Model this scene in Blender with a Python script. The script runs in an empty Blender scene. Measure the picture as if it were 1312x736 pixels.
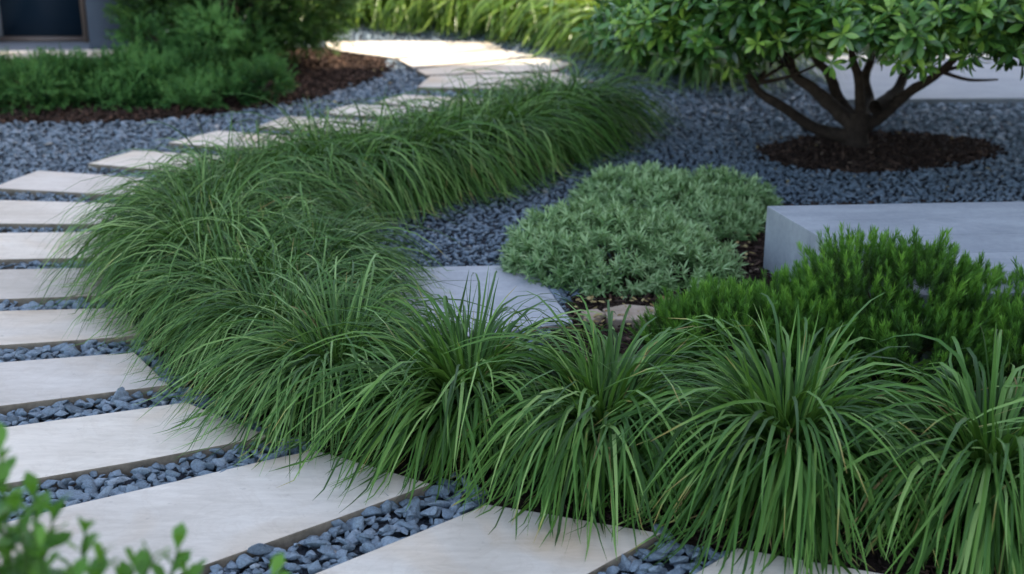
import bpy, bmesh, math, random
import numpy as np
R = math.radians
sc = bpy.context.scene
COL = sc.collection

# ------------------------------------------------------------------ camera
PITCH = R(19.7); CAMZ = 1.5; F = 1700.0
cam_d = bpy.data.cameras.new('camera'); cam = bpy.data.objects.new('camera', cam_d); COL.objects.link(cam)
cam.location = (0, 0, CAMZ); cam.rotation_euler = (math.pi/2 - PITCH, 0, 0)
cam_d.sensor_width = 36; cam_d.lens = 36*F/1312; cam_d.clip_start = .05; cam_d.clip_end = 500
cam_d.dof.use_dof = True; cam_d.dof.focus_distance = 3.25; cam_d.dof.aperture_fstop = 3.0
sc.camera = cam
# ------------------------------------------------------------------ light
SUN_AZ = R(86); SUN_EL = R(48)          # azimuth clockwise from +Y
w = bpy.data.worlds.new('World'); sc.world = w; w.use_nodes = True
wn = w.node_tree; bg = wn.nodes['Background']
sky = wn.nodes.new('ShaderNodeTexSky'); sky.sky_type = 'NISHITA'; sky.sun_disc = False
sky.sun_elevation = SUN_EL; sky.sun_rotation = SUN_AZ; sky.air_density = 1.0; sky.dust_density = 1.5; sky.ozone_density = 1.0
sky_tint = wn.nodes.new('ShaderNodeMix'); sky_tint.data_type = 'RGBA'; sky_tint.blend_type = 'MULTIPLY'; sky_tint.inputs[0].default_value = 1   # warm tint over the sky, balancing out its blue cast
sky_tint.inputs[7].default_value = (1.20, 1.02, .86, 1); wn.links.new(sky.outputs[0], sky_tint.inputs[6])
wn.links.new(sky_tint.outputs[2], bg.inputs[0]); bg.inputs[1].default_value = .15
sd = bpy.data.lights.new('sun', 'SUN'); sd.energy = 3.1; sd.angle = R(.6); sd.color = (1, .88, .70)
sun = bpy.data.objects.new('sun', sd); COL.objects.link(sun); sun.location = (8, 5, 9)
sun.rotation_euler = (math.pi/2 - SUN_EL, 0, math.pi - SUN_AZ)
vs = sc.view_settings; vs.view_transform = 'Standard'; vs.look = 'None'; vs.gamma = 1; vs.exposure = 2.0

# ------------------------------------------------------------------ helpers
cp, sp = math.cos(PITCH), math.sin(PITCH)
def ray(px, py):
    u = (px-656)/F; v = -(py-368)/F
    return np.array([u, v*sp + cp, v*cp - sp])
def G(px, py, z=0.):                    # ground point seen at a photo pixel
    d = ray(px, py); t = (CAMZ-z)/(-d[2])
    return np.array([0, 0, CAMZ]) + d*t
def P(px, py, depth):                   # point at a distance along the view
    return np.array([0, 0, CAMZ]) + ray(px, py)*depth

def tag(o, label=None, cat=None, group=None, kind=None):
    if label: o['label'] = label
    if cat: o['category'] = cat
    if group: o['group'] = group
    if kind: o['kind'] = kind
    return o
def empty(name, loc=(0, 0, 0)):
    o = bpy.data.objects.new(name, None); COL.objects.link(o); o.location = tuple(float(c) for c in loc)
    o.empty_display_size = .1
    return o
def mk(name, V, faces, mat, parent=None, loc=None, tint=None, smooth=True):
    """V (N,3); faces: list of (M,k) int arrays"""
    me = bpy.data.meshes.new(name)
    V = np.asarray(V, np.float32)
    if not isinstance(faces, (list, tuple)): faces = [faces]
    faces = [np.asarray(f, np.int32) for f in faces if len(f)]
    li = np.concatenate([f.ravel() for f in faces])
    tot = np.concatenate([np.full(len(f), f.shape[1], np.int32) for f in faces])
    st = np.concatenate([[0], np.cumsum(tot)[:-1]]).astype(np.int32)
    me.vertices.add(len(V)); me.vertices.foreach_set('co', V.ravel())
    me.loops.add(len(li)); me.loops.foreach_set('vertex_index', li)
    me.polygons.add(len(tot)); me.polygons.foreach_set('loop_start', st); me.polygons.foreach_set('loop_total', tot)
    if smooth: me.polygons.foreach_set('use_smooth', np.ones(len(tot), bool))
    if tint is not None:
        a = me.attributes.new('tint', 'FLOAT', 'POINT'); a.data.foreach_set('value', np.asarray(tint, np.float32))
    me.update(calc_edges=True)
    for m in (mat if isinstance(mat, (list, tuple)) else [mat]): me.materials.append(m)
    o = bpy.data.objects.new(name, me); COL.objects.link(o)
    if parent: o.parent = parent
    if loc is not None: o.location = tuple(float(c) for c in loc)
    return o
def frame(d, roll):
    """rotation matrices (N,3,3), columns = side, normal, direction(z)."""
    d = d/np.linalg.norm(d, axis=1, keepdims=True)
    up = np.where(np.abs(d[:, 2:3]) > .97, np.array([[1., 0, 0]]), np.array([[0, 0, 1.]]))
    s = np.cross(up, d); s /= np.linalg.norm(s, axis=1, keepdims=True)
    n = np.cross(d, s)
    c, k = np.cos(roll)[:, None], np.sin(roll)[:, None]
    s2 = s*c + n*k; n2 = n*c - s*k
    return np.stack([s2, n2, d], axis=2)
def scat(pv, pf, mats, locs, scale=None):
    """place prototype (pv,pf) by matrices -> V, F"""
    N, n = len(locs), len(pv)
    if scale is not None: mats = mats*scale[:, None, None] if scale.ndim == 1 else mats*scale[:, None, :]
    V = np.einsum('nij,vj->nvi', mats, pv) + locs[:, None, :]
    Fc = pf[None] + (np.arange(N)*n)[:, None, None]
    return V.reshape(-1, 3), Fc.reshape(-1, pf.shape[1])
class Acc:
    def __init__(s): s.V = []; s.F = {}; s.T = []; s.n = 0
    def add(s, V, F, t=None):
        s.V.append(V); s.F.setdefault(F.shape[1], []).append(F + s.n); s.n += len(V)
        s.T.append(np.zeros(len(V)) if t is None else t)
    def build(s, name, mat, parent=None, loc=None, smooth=True):
        return mk(name, np.concatenate(s.V), [np.concatenate(f) for f in s.F.values()], mat, parent, loc, np.concatenate(s.T), smooth)
def leaf_proto(L, W, segs=4, fold=.25, droop=.2, shape='ov'):
    """leaf along +z, width x, bends towards -y"""
    s = np.linspace(0, 1, segs+1); prof = {'ov': np.sin(np.pi*np.clip(s, 0, 1)**.85)**.8, 'ob': np.sin(np.pi*np.clip(s, 0, 1)**1.7)**.75,
            'la': np.sin(np.pi*(s*.94+.06)**.8)}[shape]
    prof = np.maximum(prof, .06); prof[-1] = .03
    hw = W/2*prof
    z = L*s; y = -droop*L*s**2
    V = np.stack([np.stack([-hw, y + fold*hw, z], 1), np.stack([0*hw, y, z], 1), np.stack([hw, y + fold*hw, z], 1)], 1).reshape(-1, 3)
    Q = []
    for i in range(segs):
        a = 3*i; Q += [[a, a+1, a+4, a+3], [a+1, a+2, a+5, a+4]]
    return V, np.array(Q)
def tube(acc, pts, rad, n=9, rng=None, wob=.0, t=0):
    pts = np.asarray(pts, float); rad = np.asarray(rad, float)
    # resample smooth
    k = len(pts); ts = np.linspace(0, k-1, (k-1)*5+1)
    def cr(a):
        out = []
        for q in ts:
            i = min(int(q), k-2); f = q-i
            p0, p1, p2, p3 = a[max(i-1, 0)], a[i], a[i+1], a[min(i+2, k-1)]
            out.append(.5*((2*p1)+(p2-p0)*f+(2*p0-5*p1+4*p2-p3)*f*f+(3*p1-p0-3*p2+p3)*f**3))
        return np.array(out)
    C = cr(pts); r = np.interp(ts, np.arange(k), rad)
    T = np.gradient(C, axis=0); M = frame(T, np.zeros(len(T)))
    # keep frames consistent
    s = M[0, :, 0]; rings = []
    for i in range(len(C)):
        d = T[i]/np.linalg.norm(T[i]); s = s - d*np.dot(s, d); s /= np.linalg.norm(s); b = np.cross(d, s)
        a = np.linspace(0, 2*np.pi, n, endpoint=False)
        rr = r[i]*(1 + (rng.normal(0, wob, n) if wob else 0))
        rings.append(C[i] + (np.cos(a)*rr)[:, None]*s + (np.sin(a)*rr)[:, None]*b)
    V = np.concatenate(rings); Q = []
    for i in range(len(C)-1):
        for j in range(n):
            Q.append([i*n+j, i*n+(j+1) % n, (i+1)*n+(j+1) % n, (i+1)*n+j])
    acc.add(V, np.array(Q), np.full(len(V), t))
def inpoly(x, y, poly):
    poly = np.asarray(poly); ins = np.zeros(len(x), bool); j = len(poly)-1
    for i in range(len(poly)):
        xi, yi = poly[i, 0], poly[i, 1]; xj, yj = poly[j, 0], poly[j, 1]
        c = ((yi > y) != (yj > y)) & (x < (xj-xi)*(y-yi)/(yj-yi+1e-12)+xi)
        ins ^= c; j = i
    return ins

# ------------------------------------------------------------------ materials
def mat(name):
    m = bpy.data.materials.new(name); m.use_nodes = True; nt = m.node_tree
    return m, nt, nt.nodes['Principled BSDF'], nt.nodes['Material Output']
def ramp(nt, src, stops):
    r = nt.nodes.new('ShaderNodeValToRGB'); cr = r.color_ramp
    while len(cr.elements) < len(stops): cr.elements.new(.5)
    for e, (p, c) in zip(cr.elements, stops): e.position = p; e.color = (*c, 1)
    nt.links.new(src, r.inputs[0]); return r.outputs[0]
def noise(nt, scale, detail=4, rough=.55, vec=None, dist=0):
    n = nt.nodes.new('ShaderNodeTexNoise'); n.inputs['Scale'].default_value = scale; n.inputs['Detail'].default_value = detail
    n.inputs['Roughness'].default_value = rough; n.inputs['Distortion'].default_value = dist
    if vec is not None: nt.links.new(vec, n.inputs['Vector'])
    return n.outputs['Fac']
def mixc(nt, a, b, fac, mode='MIX'):
    m = nt.nodes.new('ShaderNodeMix'); m.data_type = 'RGBA'; m.blend_type = mode
    for s, v in ((0, fac), (6, a), (7, b)):
        if isinstance(v, (int, float)): m.inputs[s].default_value = v
        elif isinstance(v, tuple): m.inputs[s].default_value = (*v, 1)
        else: nt.links.new(v, m.inputs[s])
    return m.outputs[2]
def bump(nt, b, h, st=.3, dist=.01):
    n = nt.nodes.new('ShaderNodeBump'); n.inputs['Strength'].default_value = st; n.inputs['Distance'].default_value = dist
    nt.links.new(h, n.inputs['Height']); nt.links.new(n.outputs[0], b.inputs['Normal'])
def coords(nt, kind='Object'):
    return nt.nodes.new('ShaderNodeTexCoord').outputs[kind]
def attr(nt, nm='tint'):
    a = nt.nodes.new('ShaderNodeAttribute'); a.attribute_name = nm; return a.outputs['Fac']
def leafmat(name, stops, rough=.5, trans=.25, spec=.4, tcol=(.25, .45, .05)):
    m, nt, b, o = mat(name)
    c = ramp(nt, attr(nt), stops)
    nt.links.new(c, b.inputs['Base Color']); b.inputs['Roughness'].default_value = rough
    b.inputs['Specular IOR Level'].default_value = spec
    if trans:
        t = nt.nodes.new('ShaderNodeBsdfTranslucent'); tc = mixc(nt, c, tcol, .45); nt.links.new(tc, t.inputs[0])
        mx = nt.nodes.new('ShaderNodeMixShader'); mx.inputs[0].default_value = trans
        nt.links.new(b.outputs[0], mx.inputs[1]); nt.links.new(t.outputs[0], mx.inputs[2]); nt.links.new(mx.outputs[0], o.inputs[0])
    return m
def mottled(name, stops, scale=5, rough=.8, bst=.3, bscale=60, bdist=.005, spec=.3):
    m, nt, b, o = mat(name); v = coords(nt)
    c = ramp(nt, noise(nt, scale, 6, .6, v), stops); nt.links.new(c, b.inputs['Base Color'])
    b.inputs['Roughness'].default_value = rough; b.inputs['Specular IOR Level'].default_value = spec
    bump(nt, b, noise(nt, bscale, 5, .6, v), bst, bdist); return m

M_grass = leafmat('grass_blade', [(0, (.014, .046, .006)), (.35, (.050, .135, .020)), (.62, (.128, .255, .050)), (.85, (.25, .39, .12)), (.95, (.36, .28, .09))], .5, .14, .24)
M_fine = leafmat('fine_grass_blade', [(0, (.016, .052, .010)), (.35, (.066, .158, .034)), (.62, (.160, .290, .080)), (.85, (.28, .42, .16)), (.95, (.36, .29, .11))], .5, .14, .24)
M_dry = leafmat('dry_blade', [(0, (.20, .14, .05)), (1, (.42, .35, .16))], .7, .15, .2, (.4, .3, .1))
M_strap = leafmat('strap_leaf', [(0, (.05, .12, .015)), (.5, (.13, .25, .03)), (1, (.34, .46, .08))], .30, .35, .6, (.45, .6, .06))
M_sage = leafmat('sage_leaf', [(0, (.045, .125, .030)), (.45, (.140, .265, .090)), (1, (.36, .50, .25))], .6, .2, .3)
M_heath = leafmat('needle_leaf', [(0, (.024, .040, .012)), (.4, (.042, .125, .018)), (.7, (.095, .245, .03)), (1, (.19, .39, .05))], .5, .2, .35)
M_jun = leafmat('juniper_spray', [(0, (.012, .050, .012)), (.5, (.035, .125, .030)), (1, (.110, .270, .075))], .6, .2, .25)
M_yew = leafmat('yew_spray', [(0, (.012, .042, .010)), (.5, (.028, .090, .018)), (1, (.090, .200, .035))], .55, .15, .3, (.3, .45, .05))
M_tree = leafmat('tree_leaf', [(0, (.014, .042, .012)), (.4, (.045, .130, .030)), (.7, (.12, .27, .05)), (1, (.28, .46, .07))], .28, .2, .6)
M_fg = leafmat('bright_leaf', [(0, (.04, .13, .015)), (.6, (.10, .27, .03)), (1, (.19, .40, .05))], .4, .3, .4)
M_hedge = leafmat('hedge_leaf', [(0, (.02, .07, .015)), (.5, (.06, .16, .03)), (1, (.20, .34, .05))], .45, .3, .4, (.4, .55, .05))
M_bark = mottled('bark', [(.3, (.018, .013, .010)), (.7, (.060, .043, .033))], 30, .9, .8, 90, .01)
M_twig = mottled('twig', [(.3, (.06, .04, .025)), (.7, (.13, .09, .05))], 30, .9)
M_stemg = mottled('green_stem', [(.3, (.06, .13, .03)), (.7, (.12, .20, .05))], 30, .6)

def stone_mat():
    m, nt, b, o = mat('slate_chip'); v = coords(nt)
    sk = ramp(nt, noise(nt, 420, 3, .6, v), [(.62, (0, 0, 0)), (.70, (.35, .35, .35))])
    c = ramp(nt, attr(nt), [(0, (.085, .120, .152)), (.45, (.160, .218, .275)), (.85, (.24, .30, .36)), (1, (.30, .29, .27))])
    c = mixc(nt, c, ramp(nt, noise(nt, 160, 6, .8, v), [(.3, (.5, .5, .5)), (.72, (1.5, 1.5, 1.5))]), 1., 'MULTIPLY')
    c = mixc(nt, c, (.34, .36, .40), sk)
    nt.links.new(c, b.inputs['Base Color']); b.inputs['Roughness'].default_value = .7
    bump(nt, b, noise(nt, 140, 8, .8, v), .9, .004); return m
M_stone = stone_mat()
M_gravelbase = mottled('gravel_bed', [(.35, (.018, .022, .030)), (.65, (.07, .085, .11))], 120, .9, 1, 120, .01)
M_rock = mottled('tan_rock', [(.3, (.24, .18, .13)), (.7, (.42, .34, .27))], 18, .85, .8, 60, .006)
M_soil = mottled('soil', [(.3, (.014, .010, .008)), (.7, (.045, .032, .025))], 40, 1, 1, 80, .01, .1)
M_ground = mottled('ground', [(.3, (.03, .035, .025)), (.7, (.07, .07, .05))], 8, 1, .5, 80, .01, .1)
def chip_mat():
    m, nt, b, o = mat('mulch_chip')
    c = ramp(nt, attr(nt), [(0, (.018, .012, .010)), (.6, (.055, .035, .027)), (.9, (.13, .080, .058)), (1, (.32, .24, .18))])
    nt.links.new(c, b.inputs['Base Color']); b.inputs['Roughness'].default_value = .9; b.inputs['Specular IOR Level'].default_value = .15
    return m
M_chip = chip_mat()
def slab_mat():
    m, nt, b, o = mat('limestone'); v = coords(nt)
    oi = nt.nodes.new('ShaderNodeObjectInfo')
    ad = nt.nodes.new('ShaderNodeVectorMath'); ad.operation = 'ADD'; nt.links.new(v, ad.inputs[0]); nt.links.new(oi.outputs['Location'], ad.inputs[1]); v = ad.outputs[0]
    c = ramp(nt, noise(nt, 2.2, 5, .55, v, .6), [(.28, (.50, .46, .395)), (.5, (.61, .57, .505)), (.72, (.69, .655, .59))])
    st = ramp(nt, noise(nt, 1.7, 3, .5, v, 1.2), [(.52, (0, 0, 0)), (.72, (.8, .8, .8))])
    c = mixc(nt, c, (.55, .44, .31), st)
    mp = nt.nodes.new('ShaderNodeMapping'); mp.inputs['Scale'].default_value = (3, 14, 3); mp.inputs['Rotation'].default_value = (0, 0, .35); nt.links.new(v, mp.inputs[0])
    c = mixc(nt, c, ramp(nt, noise(nt, 3, 6, .7, mp.outputs[0], .5), [(.3, (.86, .85, .84)), (.7, (1.06, 1.06, 1.06))]), 1., 'MULTIPLY')
    ws = ramp(nt, noise(nt, 6, 7, .65, v, 2.), [(.46, (1, 1, 1)), (.50, (.945, .935, .925)), (.53, (.99, .985, .98)), (.75, (1, 1, 1))])
    c = mixc(nt, c, ws, 1., 'MULTIPLY')
    sp_ = ramp(nt, noise(nt, 38, 2, .5, v), [(.70, (0, 0, 0)), (.78, (.55, .55, .55))])
    c = mixc(nt, c, (.36, .33, .29), sp_)
    c = mixc(nt, c, ramp(nt, oi.outputs['Random'], [(0, (.90, .90, .915)), (1, (1.05, 1.03, 1.0))]), 1., 'MULTIPLY')
    nt.links.new(c, b.inputs['Base Color']); b.inputs['Roughness'].default_value = .68; b.inputs['Specular IOR Level'].default_value = .3
    bump(nt, b, noise(nt, 45, 8, .7, v), .25, .003); return m
M_slab = slab_mat()
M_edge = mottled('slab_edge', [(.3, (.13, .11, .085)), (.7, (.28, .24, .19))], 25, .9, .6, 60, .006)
def conc_mat(name, base, dark, bands=False):
    m, nt, b, o = mat(name); v = coords(nt)
    mp = nt.nodes.new('ShaderNodeMapping'); mp.inputs['Scale'].default_value = (1, 2.6, 1); nt.links.new(v, mp.inputs[0])
    c = ramp(nt, noise(nt, 3, 6, .6, mp.outputs[0], .8), [(.3, dark), (.7, base)])
    c = mixc(nt, c, ramp(nt, noise(nt, 60, 4, .6, v), [(.3, (.9, .9, .9)), (.7, (1.06, 1.06, 1.06))]), 1., 'MULTIPLY')
    nt.links.new(c, b.inputs['Base Color']); b.inputs['Roughness'].default_value = .62
    bump(nt, b, noise(nt, 80, 6, .6, v), .2, .002); return m
M_conc = conc_mat('blue_stone', (.33, .355, .385), (.22, .245, .275))
M_conc2 = conc_mat('pale_blue_stone', (.43, .44, .46), (.27, .29, .32))
M_pave = conc_mat('pale_paving', (.27, .285, .31), (.21, .225, .25))
M_wall = mottled('painted_wall', [(.3, (.065, .092, .140)), (.7, (.08, .112, .165))], 4, .8, .2, 120, .002)
M_glass, _nt, _b, _o = mat('dark_glass'); _b.inputs['Base Color'].default_value = (.012, .03, .055, 1); _b.inputs['Roughness'].default_value = .12
M_frame, _nt, _b, _o = mat('door_frame'); _b.inputs['Base Color'].default_value = (.13, .10, .085, 1); _b.inputs['Roughness'].default_value = .5
M_white = mottled('pale_render', [(.3, (.42, .46, .52)), (.7, (.48, .52, .58))], 3, .8, .1)

# ------------------------------------------------------------------ prisms
def prism(name, poly, z0, z1, mats, parent=None, bev=.003, irr=0, seed=0, edge_slot=True):
    """polygon (world xy) extruded; origin at its centre on the ground"""
    poly = np.array([p[:2] for p in poly], float); c = poly.mean(0)
    bm = bmesh.new(); rng = random.Random(seed)
    pts = []
    n = len(poly)
    for i in range(n):
        a, b = poly[i], poly[(i+1) % n]; k = max(1, int(np.linalg.norm(b-a)/.12)) if irr else 1
        for j in range(k):
            p = a+(b-a)*j/k
            if j: p = p+np.array([rng.gauss(0, irr), rng.gauss(0, irr)])
            pts.append(p-c)
    vs_ = [bm.verts.new((p[0], p[1], z1)) for p in pts]
    f = bm.faces.new(vs_)
    if f.normal.z < 0 or (f.normal_update() or f.normal.z < 0): f.normal_flip()
    r = bmesh.ops.extrude_face_region(bm, geom=[f]); 
    top = [e for e in r['geom'] if isinstance(e, bmesh.types.BMVert)]
    for v_ in top: v_.co.z = z0
    bmesh.ops.recalc_face_normals(bm, faces=bm.faces)
    if bev:
        es = [e for e in bm.edges if all(abs(v_.co.z-z1) < 1e-5 for v_ in e.verts)]
        bmesh.ops.bevel(bm, geom=es, offset=bev, segments=2, affect='EDGES', profile=.6)
    bm.normal_update()
    if len(mats) > 1:
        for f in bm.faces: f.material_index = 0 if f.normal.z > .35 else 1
    me = bpy.data.meshes.new(name); bm.to_mesh(me); bm.free()
    for m in mats: me.materials.append(m)
    o = bpy.data.objects.new(name, me); COL.objects.link(o); o.location = (c[0], c[1], 0)
    if parent: o.parent = parent
    return o
def sheet(name, poly, z, m):
    poly = np.array([p[:2] for p in poly], float)
    V = np.concatenate([poly, np.full((len(poly), 1), z)], 1)
    idx = np.arange(len(poly))
    area = sum(poly[i, 0]*poly[(i+1) % len(poly), 1]-poly[(i+1) % len(poly), 0]*poly[i, 1] for i in range(len(poly)))
    if area < 0: idx = idx[::-1]
    return mk(name, V, [idx[None]], m, smooth=False)

# ------------------------------------------------------------------ ground sheets
tag(sheet('ground', [(-60, -20), (60, -20), (60, 90), (-60, 90)], -.012, M_ground), kind='structure')
tag(sheet('gravel_bed', [(-4.2, 1.2), (5, 1.2), (5, 9.3), (2.2, 10.4), (-1.8, 11.2), (-4.2, 11.2)], -.004, M_gravelbase), kind='structure')
def px_poly(pts): return [G(x, y) for x, y in pts]
bedL = px_poly([(-220, 168), (0, 162), (100, 160), (200, 157), (300, 147), (400, 129), (465, 109), (497, 93), (492, 80), (455, 69), (425, 64), (330, 66), (200, 74), (60, 78), (-220, 80)])
bedT = px_poly([(970, 200), (1000, 214), (1050, 224), (1110, 226), (1190, 220), (1250, 210), (1280, 197), (1250, 184), (1180, 177), (1100, 175), (1020, 182)])
bedM = px_poly([(735, 386), (905, 310), (950, 280), (985, 268), (1500, 268), (1900, 620), (1240, 640), (1000, 600), (800, 560), (640, 500), (700, 440)])
M_soilbed = M_soil
tag(sheet('mulch_bed', bedL, .004, M_soil), kind='structure')
tag(sheet('tree_mulch_bed', bedT, .004, M_soil), kind='structure')
tag(sheet('shrub_bed', bedM, .004, M_soil), kind='structure')
# grass row centre line
ROW = [(1500, 705), (1262, 660), (1005, 620), (775, 588), (600, 552), (445, 515), (345, 462), (285, 412), (262, 365), (268, 325), (305, 295), (370, 276), (450, 262), (540, 246), (620, 224), (690, 196), (735, 176)]
rowW = np.array([G(x, y) for x, y in ROW])
def resample(pts, step):
    d = np.linalg.norm(np.diff(pts, axis=0), axis=1); s = np.concatenate([[0], np.cumsum(d)])
    q = np.arange(0, s[-1], step); out = np.stack([np.interp(q, s, pts[:, k]) for k in range(3)], 1)
    return out
cl = resample(rowW, .1); tg = np.gradient(cl, axis=0); tg /= np.linalg.norm(tg, axis=1, keepdims=True)
nr = np.stack([-tg[:, 1], tg[:, 0]], 1)
soil_strip = [tuple(p[:2]+n*.29) for p, n in zip(cl, nr)] + [tuple(p[:2]-n*.17) for p, n in zip(cl[::-1], nr[::-1])]
SOILX = [np.array([G(*p_, .03) for p_ in q])[:, :2] for q in ([(852, 686), (945, 703), (1290, 766), (1700, 830), (1700, 640), (852, 640)], [(628, 649), (846, 684), (854, 600), (604, 590)], [(410, 579), (553, 619), (575, 560), (420, 540)])]
for q in SOILX: tag(sheet('planting_soil', q, .0125, M_soil), kind='structure')
tag(sheet('planting_soil', soil_strip, .008, M_soil), kind='structure')

# ------------------------------------------------------------------ paving slabs
SLABS = [
 ([(945, 703), (870, 748), (620, 905), (1010, 960), (1235, 815), (1290, 765)], 'pale slab in the bottom right corner under the broad-bladed grass clumps'),
 ([(625, 647), (848, 684), (750, 738), (560, 842), (200, 815), (398, 738)], 'pale slab at the bottom centre, its right end under drooping blades'),
 ([(403, 577), (553, 621), (240, 733), (100, 782), (-190, 722), (100, 646)], 'large pale slab crossed by the blurred foreground shrub'),
 ([(238, 516), (346, 560), (175, 592), (0, 622), (-330, 668), (-330, 592), (0, 549)], 'pale slab with a faint tan stain, pointed corner below the grass bend'),
 ([(172, 452), (216, 494), (0, 521), (-340, 560), (-340, 498), (0, 465)], 'tan-stained cream slab, fifth up the path from the bottom right'),
 ([(160, 395), (182, 430), (0, 443), (-330, 464), (-330, 415), (0, 399)], 'cream slab meeting the left flank of the grass bend at its lower half'),
 ([(150, 343), (165, 378), (0, 384), (-310, 396), (-310, 353), (0, 346)], 'grey-white slab meeting the widest bulge of the grass bend'),
 ([(165, 297), (152, 330), (0, 333), (-290, 338), (-290, 302), (0, 299)], 'narrow cream slab just above the grey-white one at the grass bulge'),
 ([(185, 262), (165, 288), (0, 287), (-240, 286), (-200, 256), (0, 257)], 'buff-tinged slab leaving the left frame edge below the first slab with a visible left tip'),
 ([(49, 219), (240, 232), (235, 253), (150, 250), (0, 242), (-8, 240)], 'white slab with its slanted left end at the left frame edge'),
 ([(172, 193), (330, 203), (330, 226), (190, 217), (113, 210)], 'small cream slab with slanted tip, third below the mulch bed'),
 ([(279, 168), (410, 177), (400, 198), (255, 187), (216, 183)], 'small pale slab tip between gravel and grass, second below the mulch bed'),
 ([(367, 149), (500, 157), (490, 176), (398, 167), (328, 163)], 'small pale slab tip nearest below the mulch bed'),
 ([(452, 134), (560, 140), (548, 152), (430, 147), (415, 143)], 'sliver of pale slab mostly hidden behind the grass, beside the curved gravel strip'),
 ([(516, 122), (640, 128), (630, 140), (520, 136), (482, 131)], 'pale slab sliver at the bend of the path by the grass tips'),
 ([(551, 98), (712, 93), (760, 104), (700, 116), (535, 112)], 'shaded slab just behind the grass, below the sunlit slabs'),
 ([(533, 89.5), (600, 82), (693, 74), (734, 82), (706, 91), (545, 96.5)], 'grey-beige half-shaded slab right of the path bend'),
 ([(509, 76), (580, 69), (640, 63.5), (687, 71.5), (600, 80), (529, 87)], 'narrow sunlit slab between the big bright slab and the half-shaded one'),
 ([(418, 54), (520, 53), (624, 54.5), (642, 61), (560, 69.5), (503, 74.5), (440, 66), (418, 61)], 'big bright sunlit slab at the far end of the path'),
]
slabpolys = []
for i, (pp, lab) in enumerate(SLABS):
    poly = [G(x, y, .03) for x, y in pp]; slabpolys.append(np.array(poly)[:, :2])
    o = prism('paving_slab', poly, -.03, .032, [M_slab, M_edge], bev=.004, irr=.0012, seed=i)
    tag(o, lab, 'paving slab', 'pale stepping slabs of the curving path')
gs = [G(505, 343, .03), G(680, 340, .03), G(734, 413, .03), G(520, 445, .03), G(430, 430, .03)]
tag(prism('stone_slab', gs, -.03, .032, [M_conc2, M_conc], bev=.005, irr=.001), 'smooth blue-grey flat slab behind the grass row, left of the silvery ground cover', 'stone slab')
slabpolys.append(np.array(gs)[:, :2])
# raised block
A = G(983, 264, .24); B = G(1312, 258, .24); Dn = G(1056, 307, .24)
e1 = (Dn-A)[:2]; e1 = e1/np.linalg.norm(e1); e2 = (B-A)[:2]; e2 = e2/np.linalg.norm(e2)
a2 = A[:2]; blk = [a2, a2+e1*.92, a2+e1*.92+e2*1.7, a2+e2*1.7]
bench = empty('stone_platform', (*np.mean(blk, 0), 0))
tag(bench, 'raised blue-grey stone platform with a sharp corner, behind the needle-leaved shrubs', 'stone platform')
c0 = np.mean(blk, 0)
base = prism('base', [p-c0 for p in blk], -.02, .2, [M_conc], bench, bev=0); 
# top courses, each a course of the same top, seams 2 mm
bm = bmesh.new(); n = 5
for i in range(n):
    f0, f1 = i/n, (i+1)/n
    q = [a2+e1*(.92*f0+.0008), a2+e1*(.92*f1-.0008), a2+e1*(.92*f1-.0008)+e2*1.7, a2+e1*(.92*f0+.0008)+e2*1.7]
    q = [p-c0 for p in q]
    vt = [bm.verts.new((*p, .24)) for p in q]; vb = [bm.verts.new((*p, .2)) for p in q]
    bm.faces.new(vt); bm.faces.new(vb[::-1])
    for k in range(4): bm.faces.new([vt[k], vb[k], vb[(k+1) % 4], vt[(k+1) % 4]])
bmesh.ops.recalc_face_normals(bm, faces=bm.faces)
es = [e for e in bm.edges if all(v.co.z > .239 for v in e.verts)]
bmesh.ops.bevel(bm, geom=es, offset=.0018, segments=1, affect='EDGES')
me = bpy.data.meshes.new('top'); bm.to_mesh(me); bm.free(); me.materials.append(M_conc)
top = bpy.data.objects.new('top', me); COL.objects.link(top); top.parent = bench
# far pavement on the right
pv = px_poly([(1040, 98), (1085, 137), (1330, 135), (1900, 132), (1800, 78), (1060, 80)])
tag(prism('pavement', [p for p in pv], -.02, .04, [M_pave, M_conc], bev=.004), kind='structure')

# ------------------------------------------------------------------ gravel
rng = np.random.default_rng(4)
def stone_protos(k, npts, bev):
    out = []
    for i in range(k):
        p = rng.normal(size=(npts, 3)); p /= np.linalg.norm(p, axis=1, keepdims=True)
        p *= np.array([1., rng.uniform(.62, .85), rng.uniform(.38, .6)])*rng.uniform(.88, 1.1, (npts, 1))
        bm = bmesh.new()
        for q in p: bm.verts.new(q)
        bmesh.ops.convex_hull(bm, input=bm.verts)
        for v in [v for v in bm.verts if not v.link_faces]: bm.verts.remove(v)
        if bev:
            bmesh.ops.bevel(bm, geom=list(bm.edges), offset=.06, segments=2, affect='EDGES', profile=.5)
        bmesh.ops.triangulate(bm, faces=bm.faces)
        bm.verts.index_update()
        V = np.array([v.co[:] for v in bm.verts]); T = np.array([[v.index for v in f.verts] for f in bm.faces]); bm.free()
        out.append((V, T))
    return out
near_p = stone_protos(14, 13, True); far_p = stone_protos(10, 9, False)
def off_slabs(x, y, pad=.0):
    ok = np.ones(len(x), bool)
    for p in slabpolys: ok &= ~inpoly(x, y, p)
    return ok
def grow(poly, d):
    c = poly.mean(0); v = poly-c; l = np.linalg.norm(v, axis=1, keepdims=True); return c+v*(1+d/l)
soilnp = np.array(soil_strip)
def in_soil(x, y, half=.17):
    D2 = (x[:, None]-cl[None, :, 0])**2+(y[:, None]-cl[None, :, 1])**2; i = D2.argmin(1)
    side = (x-cl[i, 0])*nr[i, 0]+(y-cl[i, 1])*nr[i, 1]; return D2.min(1) < np.where(side > 0, .27, half)**2
blkn = np.array(blk)
def frustum(x, y, m=.25):
    return (np.abs(x) < .40*(y*.94+.5)+m)
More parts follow.
